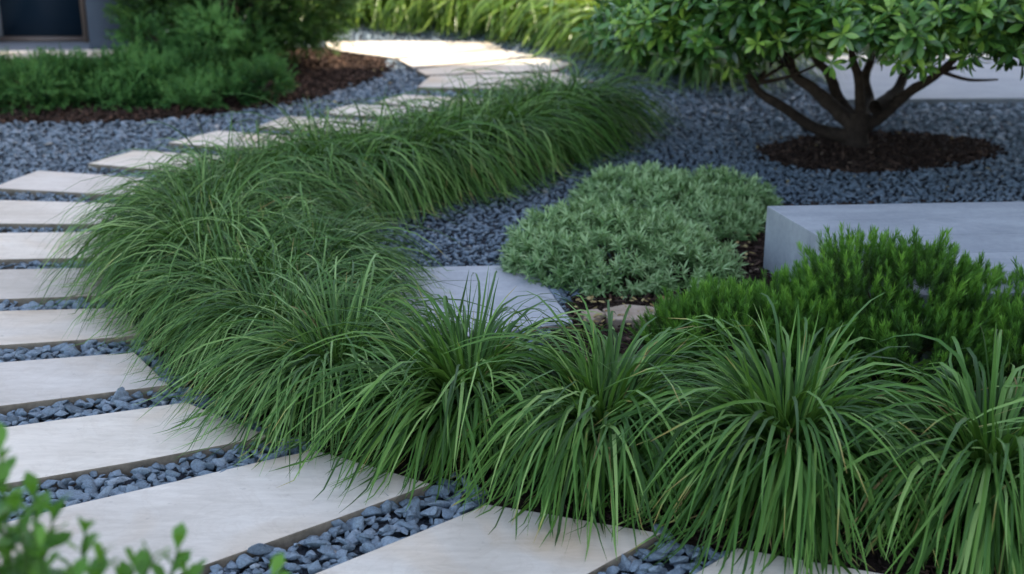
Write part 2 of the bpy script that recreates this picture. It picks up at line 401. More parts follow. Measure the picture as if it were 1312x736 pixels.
def gravel_pts(x0, x1, y0, y1, dens, seed):
    r = np.random.default_rng(seed); s = 1/math.sqrt(dens)
    X, Y = np.meshgrid(np.arange(x0, x1, s), np.arange(y0, y1, s)); X = X.ravel(); Y = Y.ravel()
    X = X+r.uniform(-.5, .5, len(X))*s; Y = Y+r.uniform(-.5, .5, len(Y))*s
    k = frustum(X, Y) & off_slabs(X, Y) & ~in_soil(X, Y, .15)
    for b in (bedL, bedT, bedM): k &= ~inpoly(X, Y, np.array(b)[:, :2])
    k &= ~inpoly(X, Y, blkn) & ~inpoly(X, Y, np.array(pv)[:, :2])
    for q in SOILX: k &= ~inpoly(X, Y, q)
    return X[k], Y[k]
acc = Acc()
def lay(X, Y, size, protos, zj, seed):
    r = np.random.default_rng(seed); which = r.integers(0, len(protos), len(X))
    for i, (V, T) in enumerate(protos):
        s = which == i; n = s.sum()
        if not n: continue
        a = r.uniform(0, 2*np.pi, n); tl = r.normal(0, .28, n); tb = r.normal(0, .28, n)
        ca, sa, o, z = np.cos(a), np.sin(a), np.ones(n), np.zeros(n)
        Rz = np.stack([np.stack([ca, -sa, z], 1), np.stack([sa, ca, z], 1), np.stack([z, z, o], 1)], 1)
        Rx = np.stack([np.stack([o, z, z], 1), np.stack([z, np.cos(tl), -np.sin(tl)], 1), np.stack([z, np.sin(tl), np.cos(tl)], 1)], 1)
        Ry = np.stack([np.stack([np.cos(tb), z, np.sin(tb)], 1), np.stack([z, o, z], 1), np.stack([-np.sin(tb), z, np.cos(tb)], 1)], 1)
        sz = size*r.lognormal(0, .27, n)*np.ones(n)
        sc3 = np.stack([sz*r.uniform(.85, 1.35, n), sz, sz*r.uniform(.8, 1.1, n)], 1)
        M = np.einsum('nij,njk,nkl->nil', Rz, Rx, Ry)
        locs = np.stack([X[s], Y[s], zj+r.uniform(-.004, .005, n)], 1)
        Vv, Ff = scat(V, T, M, locs, sc3)
        acc.add(Vv, Ff, np.repeat(np.clip(r.normal(.45, .2, n), 0, 1), len(V)))
x, y = gravel_pts(-1.9, 1.6, 2.0, 4.3, 1300, 1); lay(x, y, .018, near_p, .010, 2)
x, y = gravel_pts(-1.9, 1.6, 2.0, 4.3, 850, 3); lay(x, y, .0195, near_p, .017, 4)
x, y = gravel_pts(-3.6, 3.6, 4.3, 6.2, 2000, 5); lay(x, y, .0142, far_p, .015, 6)
x, y = gravel_pts(-4.2, 4.3, 6.2, 11, 1150, 7); lay(x, y, .018, far_p, .011, 8)
gob = acc.build('slate_gravel', M_stone, smooth=False)
tag(gob, 'blue-grey slate chippings filling the ground and the gaps between the slabs', 'gravel', kind='stuff')
print('gravel', len(gob.data.polygons))

# ------------------------------------------------------------------ mulch
chipV = np.array([[-1, -.3, 0], [1, -.4, 0], [1.05, .35, .05], [-.9, .3, 0], [-.95, -.28, .16], [.9, -.3, .2], [1, .3, .22], [-.9, .25, .16]])
chipF = np.array([[0, 3, 2, 1], [4, 5, 6, 7], [0, 1, 5, 4], [1, 2, 6, 5], [2, 3, 7, 6], [3, 0, 4, 7]])
def mulch(name, poly, n, size, label, seed, extra=None, zz=.012):
    r = np.random.default_rng(seed); p = np.array(poly)[:, :2]
    lo, hi = p.min(0)-.04, p.max(0)+.04; X = r.uniform(lo[0], hi[0], n); Y = r.uniform(lo[1], hi[1], n)
    jx = X+r.normal(0, .03, n); jy = Y+r.normal(0, .03, n)
    k = inpoly(jx, jy, p) & frustum(X, Y) & off_slabs(X, Y) & ~inpoly(X, Y, blkn); X, Y = X[k], Y[k]; m = len(X)
    d = np.stack([r.normal(0, 1, m), r.normal(0, 1, m), r.normal(0, .35, m)], 1)
    M = frame(d, r.uniform(0, 6.28, m))[:, :, [2, 0, 1]]
    s = size*r.uniform(.4, 1.3, m)
    V, Fq = scat(chipV, chipF, M, np.stack([X, Y, zz+r.uniform(0, .012, m)], 1), np.stack([s, s*r.uniform(.5, 1.2, m), s*.8], 1))
    a = Acc(); a.add(V, Fq, np.repeat(np.clip(r.beta(2, 3, m)+.05, 0, 1), 8))
    return tag(a.build(name, M_chip, smooth=False), label, 'mulch', kind='stuff')
mulch('bark_mulch', bedL, 30000, .02, 'brown bark mulch around the low junipers and the yew', 11)
mulch('bark_mulch', bedT, 9000, .02, 'dark red-brown mulch ring around the tree trunk', 12)
mulch('bark_mulch', bedM, 26000, .014, 'brown mulch and dead leaves between ground cover, platform and shrubs', 13)
a_ = Acc()
r = np.random.default_rng(17); k_ = r.integers(0, len(cl), 5000); off = r.uniform(-.17, .28, 5000)
X = cl[k_, 0]+nr[k_, 0]*off+r.normal(0, .03, 5000); Y = cl[k_, 1]+nr[k_, 1]*off+r.normal(0, .03, 5000); X = np.concatenate([X, r.uniform(.1, 1.3, 2500)]); Y = np.concatenate([Y, r.uniform(2.1, 2.75, 2500)])
ok = off_slabs(X, Y); ok[5000:] &= (inpoly(X[5000:], Y[5000:], SOILX[0]) | inpoly(X[5000:], Y[5000:], SOILX[1])); X, Y = X[ok], Y[ok]; m = len(X)
V, Fq = scat(chipV, chipF, frame(np.stack([r.normal(0, 1, m), r.normal(0, 1, m), r.normal(0, .3, m)], 1), r.uniform(0, 6, m))[:, :, [2, 0, 1]], np.stack([X, Y, .015+r.uniform(0, .01, m)], 1), .012*r.uniform(.4, 1.2, m))
a_.add(V, Fq, np.repeat(r.beta(1.5, 4, m), 8)); tag(a_.build('soil_crumbs', M_chip, smooth=False), 'dark crumbly soil and bark beneath the grass row', 'soil', kind='stuff')

r = np.random.default_rng(19); LP = [G(r.uniform(735, 960), r.uniform(385, 425), .02) for _ in range(110)]+[G(r.uniform(700, 1312), r.uniform(135, 250), .03) for _ in range(60)]+[G(r.uniform(930, 980), r.uniform(290, 345), .03) for _ in range(30)]+[G(r.uniform(300, 500), r.uniform(90, 160), .03) for _ in range(20)]
LP = np.array(LP); m = len(LP); lv = np.array([[-.5, 0, .0], [-.2, .28, .08], [.3, .22, .1], [.6, 0, .05], [.25, -.25, .0], [-.25, -.22, .04]])*.022
M = frame(np.stack([r.normal(0, .25, m), r.normal(0, .25, m), np.ones(m)], 1), r.uniform(0, 6.28, m)); LP[:, 2] = .036
V, _f = scat(lv, np.array([[0, 1, 2, 3]]), M, LP, r.uniform(.4, 1.2, m)); base_i = (np.arange(m)*6)[:, None]
LV = mk('fallen_leaves', V, [np.concatenate([base_i+[[0, 1, 4, 5]], base_i+[[1, 2, 3, 4]]])], M_dry, tint=np.repeat(r.uniform(0, 1, m), 6))
tag(LV, 'small dry tan leaves scattered on the mulch, gravel and slabs', 'leaf litter', kind='stuff')
for i, (pp, lab) in enumerate([([(772, 397), (800, 391), (838, 394), (850, 402), (812, 412), (780, 410)], 'flat tan stone lying in the mulch under the ground cover mound'), ([(744, 400), (764, 396), (776, 403), (760, 411), (748, 409)], 'small pale flat stone beside the corner of the blue-grey slab')]):
    tag(prism('flat_rock', [G(a, b, .03) for a, b in pp], -.01, .034, [M_rock], bev=.006, irr=.003, seed=i), lab, 'rock')

# ------------------------------------------------------------------ grass clumps
def blades(r, n, L, W, spread=1., tang=None, squash=.85, lean=None, baser=.05, seg=9, upr=.12, floor=.042, curl=1.):
    phi = r.uniform(0, 2*np.pi, n)
    u = r.uniform(0, 1, n)
    th0 = R(4)+R(44)*u**.9*spread
    th1 = th0+R(1)*r.uniform(95, 150, n)*curl; th1 = np.minimum(th1, R(1)*r.uniform(150, 176, n))
    up = r.uniform(0, 1, n) < upr
    th0 = np.where(up, R(1)*r.uniform(0, 24, n), th0); th1 = np.where(up, th0+R(1)*r.uniform(10, 75, n), th1)
    ln = L*r.uniform(.72, 1.15, n)*np.where(up, .64, 1)
    s = np.linspace(0, 1, seg+1)[None]; sm = (s[:, 1:]+s[:, :-1])/2
    sb = r.uniform(.55, 1.05, n)[:, None]; q_ = np.clip((sm-.06)/sb, 0, 1); q_ = .35*q_+.65*q_*q_*(3-2*q_)
    th = th0[:, None]+(th1-th0)[:, None]*q_
    az = phi[:, None]+r.normal(0, .30, n)[:, None]*sm+r.normal(0, .12, n)[:, None]*np.sin(sm*6)
    ds = (ln/seg)[:, None]
    dx = np.sin(th)*np.cos(az)*ds; dy = np.sin(th)*np.sin(az)*ds; dz = np.cos(th)*ds
    z0 = np.zeros((n, 1))
    br = baser*np.sqrt(r.uniform(0, 1, n)); ba = phi+r.normal(0, .6, n)
    X = np.concatenate([z0, np.cumsum(dx, 1)], 1)+(br*np.cos(ba))[:, None]
    Y = np.concatenate([z0, np.cumsum(dy, 1)], 1)+(br*np.sin(ba))[:, None]
    Z = np.concatenate([z0, np.cumsum(dz, 1)], 1)
    if tang is not None:
        t = np.array(tang); a = (X*t[0]+Y*t[1])*(squash-1); X = X+a*t[0]; Y = Y+a*t[1]
    if lean is not None: X = X+lean[0]*s**1.5; Y = Y+lean[1]*s**1.5
    fl = floor+r.uniform(0, .02, n)[:, None]; low = (Z < fl) & (s > .3)
    Z = np.where(low, fl+(Z-fl)*.02, Z)
    C = np.stack([X, Y, Z], 2)
    T = np.gradient(C, axis=1); T /= np.linalg.norm(T, axis=2, keepdims=True)+1e-9
    side0 = np.stack([-np.sin(phi), np.cos(phi), 0*phi], 1)[:, None]
    tw = r.normal(0, .5, n)[:, None]*s+r.normal(0, .25, n)[:, None]
    side = side0-T*np.sum(side0*T, 2, keepdims=True); side /= np.linalg.norm(side, axis=2, keepdims=True)+1e-9
    nn = np.cross(T, side)
    side = side*np.cos(tw)[..., None]+nn*np.sin(tw)[..., None]; nn = np.cross(T, side)
    wd = (W*r.uniform(.65, 1.2, n))[:, None]/2*(np.clip(.62+s*1.6, 0, 1)*(1-s**3.2)**.8); wd[:, -1] = .0003
    Lf = C-side*wd[..., None]+nn*(wd*.35)[..., None]; Rg = C+side*wd[..., None]+nn*(wd*.35)[..., None]
    V = np.stack([Lf, C, Rg], 2)
    m = (seg+1)*3; i = np.arange(seg)[:, None]*3
    q = np.concatenate([i+np.array([[0, 1, 4, 3]]), i+np.array([[1, 2, 5, 4]])])
    Fq = (q[None]+(np.arange(n)*m)[:, None, None]).reshape(-1, 4)
    tb = np.clip(r.normal(.42, .26, n), 0, 1)[:, None]+.14*(s-.5); tb = np.clip(tb, 0, 1)*.85  # tint darkens towards the blade base, adding to the shade there
    bt = r.uniform(0, 1, n) < .10; tb[:, -2:] = np.where(bt[:, None], np.array([[.9, 1.]]), tb[:, -2:])
    return V.reshape(-1, 3), Fq, np.repeat(tb, 3, axis=1).ravel(), up
def clump(loc, seed, n, L, W, mt, label, tang=None, squash=.85, lean=None, name='grass_clump', group='grass clumps of the winding row', cat='grass clump', dry=10, skirt=0, **kw):
    r = np.random.default_rng(seed); e = empty(name, loc); tag(e, label, cat, group)
    V, Fq, t, _ = blades(r, n, L, W, tang=tang, squash=squash, lean=lean, **kw)
    if skirt:                                  # shorter low leaves, darkened to paint the shade inside the clump
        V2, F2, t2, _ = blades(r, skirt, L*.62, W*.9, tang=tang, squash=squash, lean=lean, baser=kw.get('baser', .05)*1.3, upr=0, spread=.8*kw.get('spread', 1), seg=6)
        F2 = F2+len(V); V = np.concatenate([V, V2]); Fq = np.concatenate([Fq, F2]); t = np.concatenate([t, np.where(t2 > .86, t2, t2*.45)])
    mk('leaf_blades', V, [Fq], mt, e, tint=t)
    if dry:
        V, Fq, t, _ = blades(r, dry, L*.85, W*.7, tang=tang, squash=squash, upr=0, spread=1.1, seg=7)
        mk('dry_blades', V, [Fq], M_dry, e, tint=t)
    return e
def tan_at(p):
    i = int(np.argmin(((cl-p)**2).sum(1))); return tg[i, :2], nr[i]
front = [((1480, 700), 'broad-bladed clump cut by the right frame edge'),
 ((1262, 660), 'broad-bladed green clump at the right frame edge, in front of the needle shrub'),
 ((1005, 622), 'large broad-bladed clump with tall upright centre blades, second from the right'),
 ((772, 590), 'broad-bladed clump behind the bottom centre slab, third from the right'),
 ((596, 553), 'clump drooping onto the corner of the slab at the lower centre, fourth from the right'),
 ((438, 515), 'clump with a bright upright centre tuft where the row starts to bend')]
for i, (q, lab) in enumerate(front):
    p = G(*q); t, n_ = tan_at(p)
    wdt = [.0112, .0110, .0108, .0092, .0084, .0068][i]; cnt = [600, 760, 800, 880, 920, 1020][i]
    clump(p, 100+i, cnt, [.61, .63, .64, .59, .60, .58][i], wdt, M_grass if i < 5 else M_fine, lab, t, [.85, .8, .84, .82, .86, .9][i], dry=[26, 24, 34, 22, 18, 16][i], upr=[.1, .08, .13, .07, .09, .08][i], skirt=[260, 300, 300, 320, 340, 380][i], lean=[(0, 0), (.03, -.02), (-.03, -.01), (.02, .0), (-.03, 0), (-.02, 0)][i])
bend_lab = 'fine-bladed clump merged into the dense mound where the grass row bends'
far_lab = 'clump merged into the far arm of the grass row above the inner gravel'
bend = [(362, 462), (303, 418), (268, 372), (268, 330), (296, 300), (345, 280),
        (385, 415), (345, 368), (325, 335), (365, 305), (405, 380)]
for i, q in enumerate(bend):
    p = G(*q); t, n_ = tan_at(p)
    inner = i >= 6
    clump(p, 200+i, 650 if inner else 950, .56 if inner else [.58, .58, .66, .67, .67, .66][i], .0060, M_fine, bend_lab if inner or i in (2, 3, 4) else
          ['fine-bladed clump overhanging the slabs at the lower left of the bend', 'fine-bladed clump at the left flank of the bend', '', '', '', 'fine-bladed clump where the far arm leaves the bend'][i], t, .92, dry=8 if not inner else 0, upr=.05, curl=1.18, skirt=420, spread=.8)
fr = [(415, 268), (470, 258), (525, 246), (577, 233), (625, 218), (668, 203), (706, 187), (738, 171)]
for i, q in enumerate(fr):
    p = G(*q); t, n_ = tan_at(p)
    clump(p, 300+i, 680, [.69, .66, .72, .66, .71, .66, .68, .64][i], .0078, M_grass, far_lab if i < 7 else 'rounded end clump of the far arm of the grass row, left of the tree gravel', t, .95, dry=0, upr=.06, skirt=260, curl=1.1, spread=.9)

# ------------------------------------------------------------------ back strappy plants
back = [(440, 27), (492, 28), (545, 30), (598, 34), (650, 38), (700, 44), (745, 52), (788, 62), (828, 76), (868, 92), (912, 104)]
blab = ['strappy plant behind the sunlit slab, next to the yew', 'second strappy plant from the yew, at the top edge', 'third strappy plant from the yew, at the top edge', 'fourth strappy plant from the yew, at the top edge',
 'fifth strappy plant from the yew, behind the narrow sunlit slab', 'sunlit strappy plant above the right end of the sunlit slabs', 'sunlit strappy plant behind the half-shaded slab', 'strappy plant over the path end, behind the far grass arm',
 'dark strappy plant above the end of the grass row', 'dark strappy plant left of the tree, at the gravel edge', 'dark strappy plant under the left side of the tree crown']
for i, q in enumerate(back):
    p = G(*q)
    clump(p, 400+i, 260, .95 if i < 8 else .8, .02, M_strap if i < 9 else M_hedge, blab[i], name='strappy_plant', group='strappy plants along the far edge', cat='plant', dry=0, spread=.85, baser=.14, upr=.12, seg=8)
k = 0
for row, (dy, cnt) in enumerate([(.55, 9), (1.15, 9)]):
    for j in range(cnt):
        p = G(450+j*52, 27+j*j*.55)+np.array([.1*row, dy, 0])
        clump(p, 450+k, 240, 1.0, .022, M_strap, 'strappy plant in the bank behind the front row of strappy plants', name='strappy_plant', group='strappy plants along the far edge', cat='plant', dry=0, spread=.85, baser=.14, seg=8); k += 1

# ------------------------------------------------------------------ shrubs
def lobes_points(r, lobes, n, shell=(.78, 1.0), zmin=.03, down=-.35):
    """lobes: (cx,cy,cz,rx,ry,rz) relative; returns positions + outward dirs on the union's surface"""
    Pp, D = [], []
    tot = sum(l[3]*l[4]+l[3]*l[5] for l in lobes)
    for l in lobes:
        m = int(n*(l[3]*l[4]+l[3]*l[5])/tot*1.25); d = r.normal(size=(m, 3)); d /= np.linalg.norm(d, axis=1, keepdims=True)
        d = d[d[:, 2] > down]; q = r.uniform(*shell, (len(d), 1))
        p = np.array(l[:3])+d*np.array(l[3:6])*q; nn = d/np.array(l[3:6]); nn /= np.linalg.norm(nn, axis=1, keepdims=True)
        Pp.append(p); D.append(nn)
    Pp = np.concatenate(Pp); D = np.concatenate(D); keep = Pp[:, 2] > zmin
    for l in lobes:
        q = (((Pp-np.array(l[:3]))/np.array(l[3:6]))**2).sum(1); keep &= q > shell[0]**2*.93
    return Pp[keep], D[keep]
def shoot_set(kind, r):
    """prototype shoots: list of (V,F,tint) along +z, unit size in metres"""
    out = []
    for v in range(5):
        a = Acc()
        if kind == 'heath':      # upright stem with needles
            lv, lf = leaf_proto(.021, .0019, 2, .2, .0, 'la'); m = 96; h = np.sort(r.uniform(.0, .075, m)); az = r.uniform(0, 6.28, m)
            el = R(22)+R(26)*(1-h/.075)
            d = np.stack([np.cos(az)*np.sin(el), np.sin(az)*np.sin(el), np.cos(el)], 1)
            V, Fq = scat(lv, lf, frame(d, r.normal(0, .4, m)), np.stack([0*h, 0*h, h], 1), r.uniform(.75, 1.15, m))
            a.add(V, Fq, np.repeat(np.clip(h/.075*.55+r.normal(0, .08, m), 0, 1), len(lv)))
        elif kind == 'sage':
            lv, lf = leaf_proto(.032, .0062, 3, .25, .25, 'la'); m = 17; h = np.sort(r.uniform(0, .035, m)); az = np.arange(m)*2.4+r.normal(0, .3, m)
            el = R(22)+R(55)*(1-h/.035)
            d = np.stack([np.cos(az)*np.sin(el), np.sin(az)*np.sin(el), np.cos(el)], 1)
            V, Fq = scat(lv, lf, frame(d, r.normal(0, .3, m)), np.stack([0*h, 0*h, h], 1), r.uniform(.6, 1.15, m))
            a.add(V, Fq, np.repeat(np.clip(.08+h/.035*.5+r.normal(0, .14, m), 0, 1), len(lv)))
        elif kind == 'spray':    # feathery conifer spray
            lv, lf = leaf_proto(.035, .007, 2, .2, .1, 'la'); m = 46; h = np.sort(r.uniform(0, .15, m)); sd_ = r.choice([-1, 1], m)
            el = R(45)+r.normal(0, .2, m); up = r.normal(0, .35, m)
            d = np.stack([sd_*np.sin(el), up, np.cos(el)], 1)
            V, Fq = scat(lv, lf, frame(d, r.uniform(0, 6, m)), np.stack([0*h, 0*h, h], 1), (1.25-h/.15*.7)*r.uniform(.7, 1.2, m))
            a.add(V, Fq, np.repeat(np.clip(h/.15*.55+r.normal(0.05, .1, m), 0, 1), len(lv)))
        elif kind == 'rosette':
            lv, lf = leaf_proto(.088, .027, 5, .25, .28, 'ob'); m = r.integers(8, 12); az = np.arange(m)*2.4+r.normal(0, .25, m); q = np.arange(m)/m
            el = R(82)-R(55)*q
            d = np.stack([np.cos(az)*np.sin(el), np.sin(az)*np.sin(el), np.cos(el)], 1)
            V, Fq = scat(lv, lf, frame(d, r.normal(0, .25, m)), np.stack([0*q, 0*q, q*.02], 1), (1.1-.35*q)*r.uniform(.8, 1.1, m))
            a.add(V, Fq, np.repeat(np.clip(q*.45+r.normal(.05, .08, m), 0, 1), len(lv)))
        V = np.concatenate(a.V); Fq = np.concatenate(a.F[4]); out.append((V, Fq, np.concatenate(a.T)))
    return out
PR = {k: shoot_set(k, np.random.default_rng(7+i)) for i, k in enumerate(['heath', 'sage', 'spray', 'rosette'])}
def foliage(name, kind, Pp, D, r, mt, parent, size=(.8, 1.2), upb=.5, jit=.3, tclump=.25, tb=.0, lumps=None, fresh=0):
    a = Acc(); n = len(Pp)
    d = D+np.array([0, 0, upb])+r.normal(0, jit, (n, 3)); which = r.integers(0, 5, n)
    ph = r.uniform(0, 6, 3)
    cl_ = np.sin(Pp[:, 0]*9+ph[0])*np.sin(Pp[:, 1]*8+ph[1])*np.sin(Pp[:, 2]*10+ph[2])
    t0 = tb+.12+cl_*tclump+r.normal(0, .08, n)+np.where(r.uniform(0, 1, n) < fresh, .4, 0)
    for i in range(5):
        s = which == i; m = s.sum()
        if not m: continue
        V0, F0, T0 = PR[kind][i]
        V, Fq = scat(V0, F0, frame(d[s], r.uniform(0, 6.28, m)), Pp[s], r.uniform(*size, m))
        a.add(V, Fq, np.clip(np.repeat(t0[s], len(V0))+np.tile(T0, m), 0, 1))
    return a.build(name, mt, parent)
def sticks(name, parent, ends, r, rad=.006, mt=None, root=(0, 0, 0), mid=.5):
    a = Acc(); root = np.array(root, float)
    for e_ in ends:
        e_ = np.array(e_); m_ = root*(1-mid)+e_*mid+np.array([0, 0, .03])+r.normal(0, .015, 3); m_[:2] = root[:2]*.45+e_[:2]*.55
        tube(a, [root+r.normal(0, .004, 3)*[1, 1, 0], m_, e_], [rad*1.4, rad, rad*.4], 5)
    return a.build(name, mt or M_twig, parent)

# needle-leaved shrubs, middle right
def heath(loc, lobes, n, label, seed):
    r = np.random.default_rng(seed); e = empty('needle_leaf_shrub', loc); tag(e, label, 'shrub', 'needle-leaved green shrubs behind the grass row')
    Pp, D = lobes_points(r, lobes, int(n*1.4), (.74, 1.0), .03, -.2)
    foliage('foliage', 'heath', Pp, D, r, M_heath, e, (.8, 1.35), 1.2, .22, .22, .08, fresh=.2)
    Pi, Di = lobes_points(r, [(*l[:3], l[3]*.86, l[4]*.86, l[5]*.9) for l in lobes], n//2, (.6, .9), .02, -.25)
    foliage('inner_foliage', 'heath', Pi, Di, r, M_heath, e, (.8, 1.2), .8, .4, .05, -.4)  # inner shoots tinted dark, painting shade into the gaps
    sticks('stems', e, [Pi[i] for i in r.integers(0, len(Pi), 40)], r, .004)
heath((.66, 3.50, 0), [(-.02, 0, .03, .22, .20, .14), (.14, .0, .05, .17, .2, .14), (-.15, .03, .02, .13, .14, .11)], 900, 'low needle-leaved shrub at the left end of the green shrubs, below the ground cover', 21)
heath((1.08, 3.52, 0), [(-.08, .04, .11, .20, .20, .20), (.05, .0, .15, .15, .16, .17), (.12, .0, .09, .21, .22, .18), (.02, -.17, .06, .2, .17, .12), (-.22, -.02, .06, .14, .18, .14), (.28, .02, .05, .13, .17, .12)], 1500, 'tallest needle-leaved shrub in front of the stone platform corner', 22)
heath((1.55, 3.45, 0), [(0, 0, .08, .22, .24, .17), (-.12, -.14, .05, .18, .17, .14), (.2, .02, .10, .2, .2, .18), (-.2, .05, .07, .15, .18, .14)], 1000, 'needle-leaved shrub cut by the right frame edge', 23)
# silvery ground cover
def sage(loc, lobes, n, label, seed):
    r = np.random.default_rng(seed); e = empty('ground_cover_plant', loc); tag(e, label, 'ground cover', 'silvery ground cover mounds')
    Pp, D = lobes_points(r, lobes, n, (.84, 1.0), .01, -.3)
    foliage('foliage', 'sage', Pp, D, r, M_sage, e, (.75, 1.25), .55, .4, .12, .1, fresh=.06)
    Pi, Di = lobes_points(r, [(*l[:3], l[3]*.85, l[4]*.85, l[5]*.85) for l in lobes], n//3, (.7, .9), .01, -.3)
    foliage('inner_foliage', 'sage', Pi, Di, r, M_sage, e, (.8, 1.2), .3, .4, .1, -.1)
    sticks('stems', e, [Pi[i] for i in r.integers(0, len(Pi), 30)], r, .003)
sage((.36, 4.36, 0), [(0, 0, .02, .35, .31, .155), (-.12, .10, .02, .24, .22, .16), (.2, -.08, .01, .20, .24, .12), (-.2, -.05, .01, .17, .2, .12)], 2300, 'silvery green ground cover mound nearer the camera, beside the grey slab', 31)
sage((.64, 4.98, 0), [(0, 0, .01, .34, .32, .13), (-.15, .10, .01, .24, .24, .14), (.16, .06, .01, .24, .26, .13), (.1, -.2, .0, .2, .2, .1)], 2100, 'greener ground cover mound farther back, by the platform corner', 32)

# tree
def tree():
    r = np.random.default_rng(41); b = G(1095, 192); e = empty('multi_stem_tree', b)
    tag(e, 'low spreading multi-stemmed tree with broad glossy leaves in a mulch ring', 'tree')
    a = Acc()
    def rel(px, py, dpt): return P(px, py, dpt)-b
    D0 = (b[1]*cp+CAMZ*sp)
    tube(a, [(0, 0, -.03), (0, 0, .03), (.0, .0, .10), (.005, .01, .17)], [.095, .062, .054, .05], 14, r, .05)
    limbs = [([(-.02, 0, .06), rel(1045, 165, D0-.02), rel(1005, 138, D0-.1), rel(965, 108, D0-.15), (-.62, -.25, .62)], [.04, .027, .023, .018, .01]),
      ([(-.02, 0, .12), rel(1065, 135, D0), rel(1040, 112, D0+.05), rel(1015, 88, D0+.1), (-.40, .1, .75)], [.04, .034, .028, .022, .01]),
      ([(0, .02, .12), rel(1075, 128, D0+.1), rel(1062, 95, D0+.15), rel(1040, 60, D0+.2), (-.2, .25, .85)], [.038, .030, .024, .018, .01]),
      ([(.01, 0, .12), rel(1102, 145, D0), rel(1100, 100, D0-.05), rel(1092, 55, D0-.1), (.0, -.15, .9)], [.04, .027, .022, .016, .01]),
      ([(.01, .02, .12), rel(1113, 130, D0+.2), rel(1108, 100, D0+.25), rel(1120, 60, D0+.3), (.15, .4, .85)], [.04, .028, .024, .02, .01]),
      ([(.02, 0, .10), rel(1130, 148, D0), rel(1165, 118, D0), rel(1205, 92, D0-.05), (.55, -.1, .62)], [.038, .030, .025, .019, .01]),
      ([(.08, .0, .2), rel(1148, 118, D0+.1), rel(1160, 92, D0+.2), rel(1175, 50, D0+.3), (.4, .4, .8)], [.035, .028, .022, .018, .01])]
    for pts, rad in limbs: tube(a, pts, rad, 10, r, .04)
    ends = []
    for pts, rad in limbs:
        for q in range(6):
            d = r.normal(0, 1, 3); d[2] = abs(d[2])*.5+.1; s0 = np.array(pts[3] if q % 2 else pts[4]); e2_ = s0+d/np.linalg.norm(d)*r.uniform(.25, .5)
            tube(a, [s0, (s0+e2_)/2+[0, 0, -.02], e2_], [.012, .008, .004], 5)
    a.build('trunk', M_bark, e)
    lob = []
    for k in range(120):                       # leaf pads on an umbrella-shaped crown
        an = k*2.39996; q = math.sqrt((k+.5)/120); rx_ = 1.02*q
        zt = .68+.58*(1-q**2.2)+r.normal(0, .05)
        lob.append((rx_*math.cos(an)+.02, rx_*math.sin(an)*.98-.05, zt, r.uniform(.15, .23), r.uniform(.15, .23), r.uniform(.09, .13)))
    for k in range(46):                        # hanging inner and lower pads
        an = r.uniform(0, 6.28); q = r.uniform(.35, 1.0); lob.append((q*.98*math.cos(an), q*.95*math.sin(an)-.05, r.uniform(.60, .76)+.06*(1-q), r.uniform(.12, .2), r.uniform(.12, .2), r.uniform(.07, .11)))
    for k in range(34):                        # fuller, lower left flank
        lob.append((r.uniform(-1.08, -.35), r.uniform(-.6, .6), r.uniform(.52, .8), r.uniform(.13, .2), r.uniform(.13, .2), r.uniform(.08, .12)))
    Pp, D = [], []
    for l in lob:
        m = 40; d = r.normal(size=(m, 3)); d /= np.linalg.norm(d, axis=1, keepdims=True); d[:, 2] = np.where(r.uniform(0, 1, m) < .75, abs(d[:, 2]), d[:, 2])
        Pp.append(np.array(l[:3])+d*np.array(l[3:6])*r.uniform(.7, 1.05, (m, 1))); D.append(d)
    Pp = np.concatenate(Pp); D = np.concatenate(D)
    foliage('crown', 'rosette', Pp, D, r, M_tree, e, (.7, 1.12), .6, .35, .24, .12, fresh=.2)
tree()

# yew and junipers
def yew():
    r = np.random.default_rng(51); b = np.array([-1.64, 8.2, 0]); e = empty('yew_shrub', b)
    tag(e, 'tall dense dark evergreen shrub beside the house, its right side catching sun', 'shrub')
    lob = [(0, 0, .72, .62, .55, .66), (.15, -.1, 1.2, .5, .5, .6), (-.15, 0, 1.2, .45, .5, .6), (-.08, -.1, .42, .50, .5, .36), (.22, .02, .44, .46, .42, .32), (-.3, -.25, .4, .36, .36, .32), (.05, -.3, .5, .36, .3, .34)]
    Pp, D = lobes_points(r, lob, 5200, (.8, 1.0), .12, -.9)
    foliage('foliage', 'spray', Pp, D, r, M_yew, e, (.7, 1.15), .6, .45, .2, .05, fresh=.08)
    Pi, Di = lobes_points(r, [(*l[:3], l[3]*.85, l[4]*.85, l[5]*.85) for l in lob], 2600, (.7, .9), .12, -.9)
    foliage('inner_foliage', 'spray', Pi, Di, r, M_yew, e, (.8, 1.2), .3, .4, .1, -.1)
    a = Acc()
    for k in range(6):
        an = k*1.05; tube(a, [(.03*math.cos(an), .03*math.sin(an), -.02), (.15*math.cos(an), .15*math.sin(an), .35), (.3*math.cos(an), .3*math.sin(an), .9)], [.03, .022, .01], 7)
    a.build('trunk', M_bark, e)
yew()
jl = ['low juniper at the left frame edge', 'low juniper below the house door', 'low juniper below the house wall, second from the left edge', 'feathery juniper in the middle of the mulch bed',
      'larger feathery juniper at the foot of the yew', 'juniper lobe nearest the path, in front of the yew']
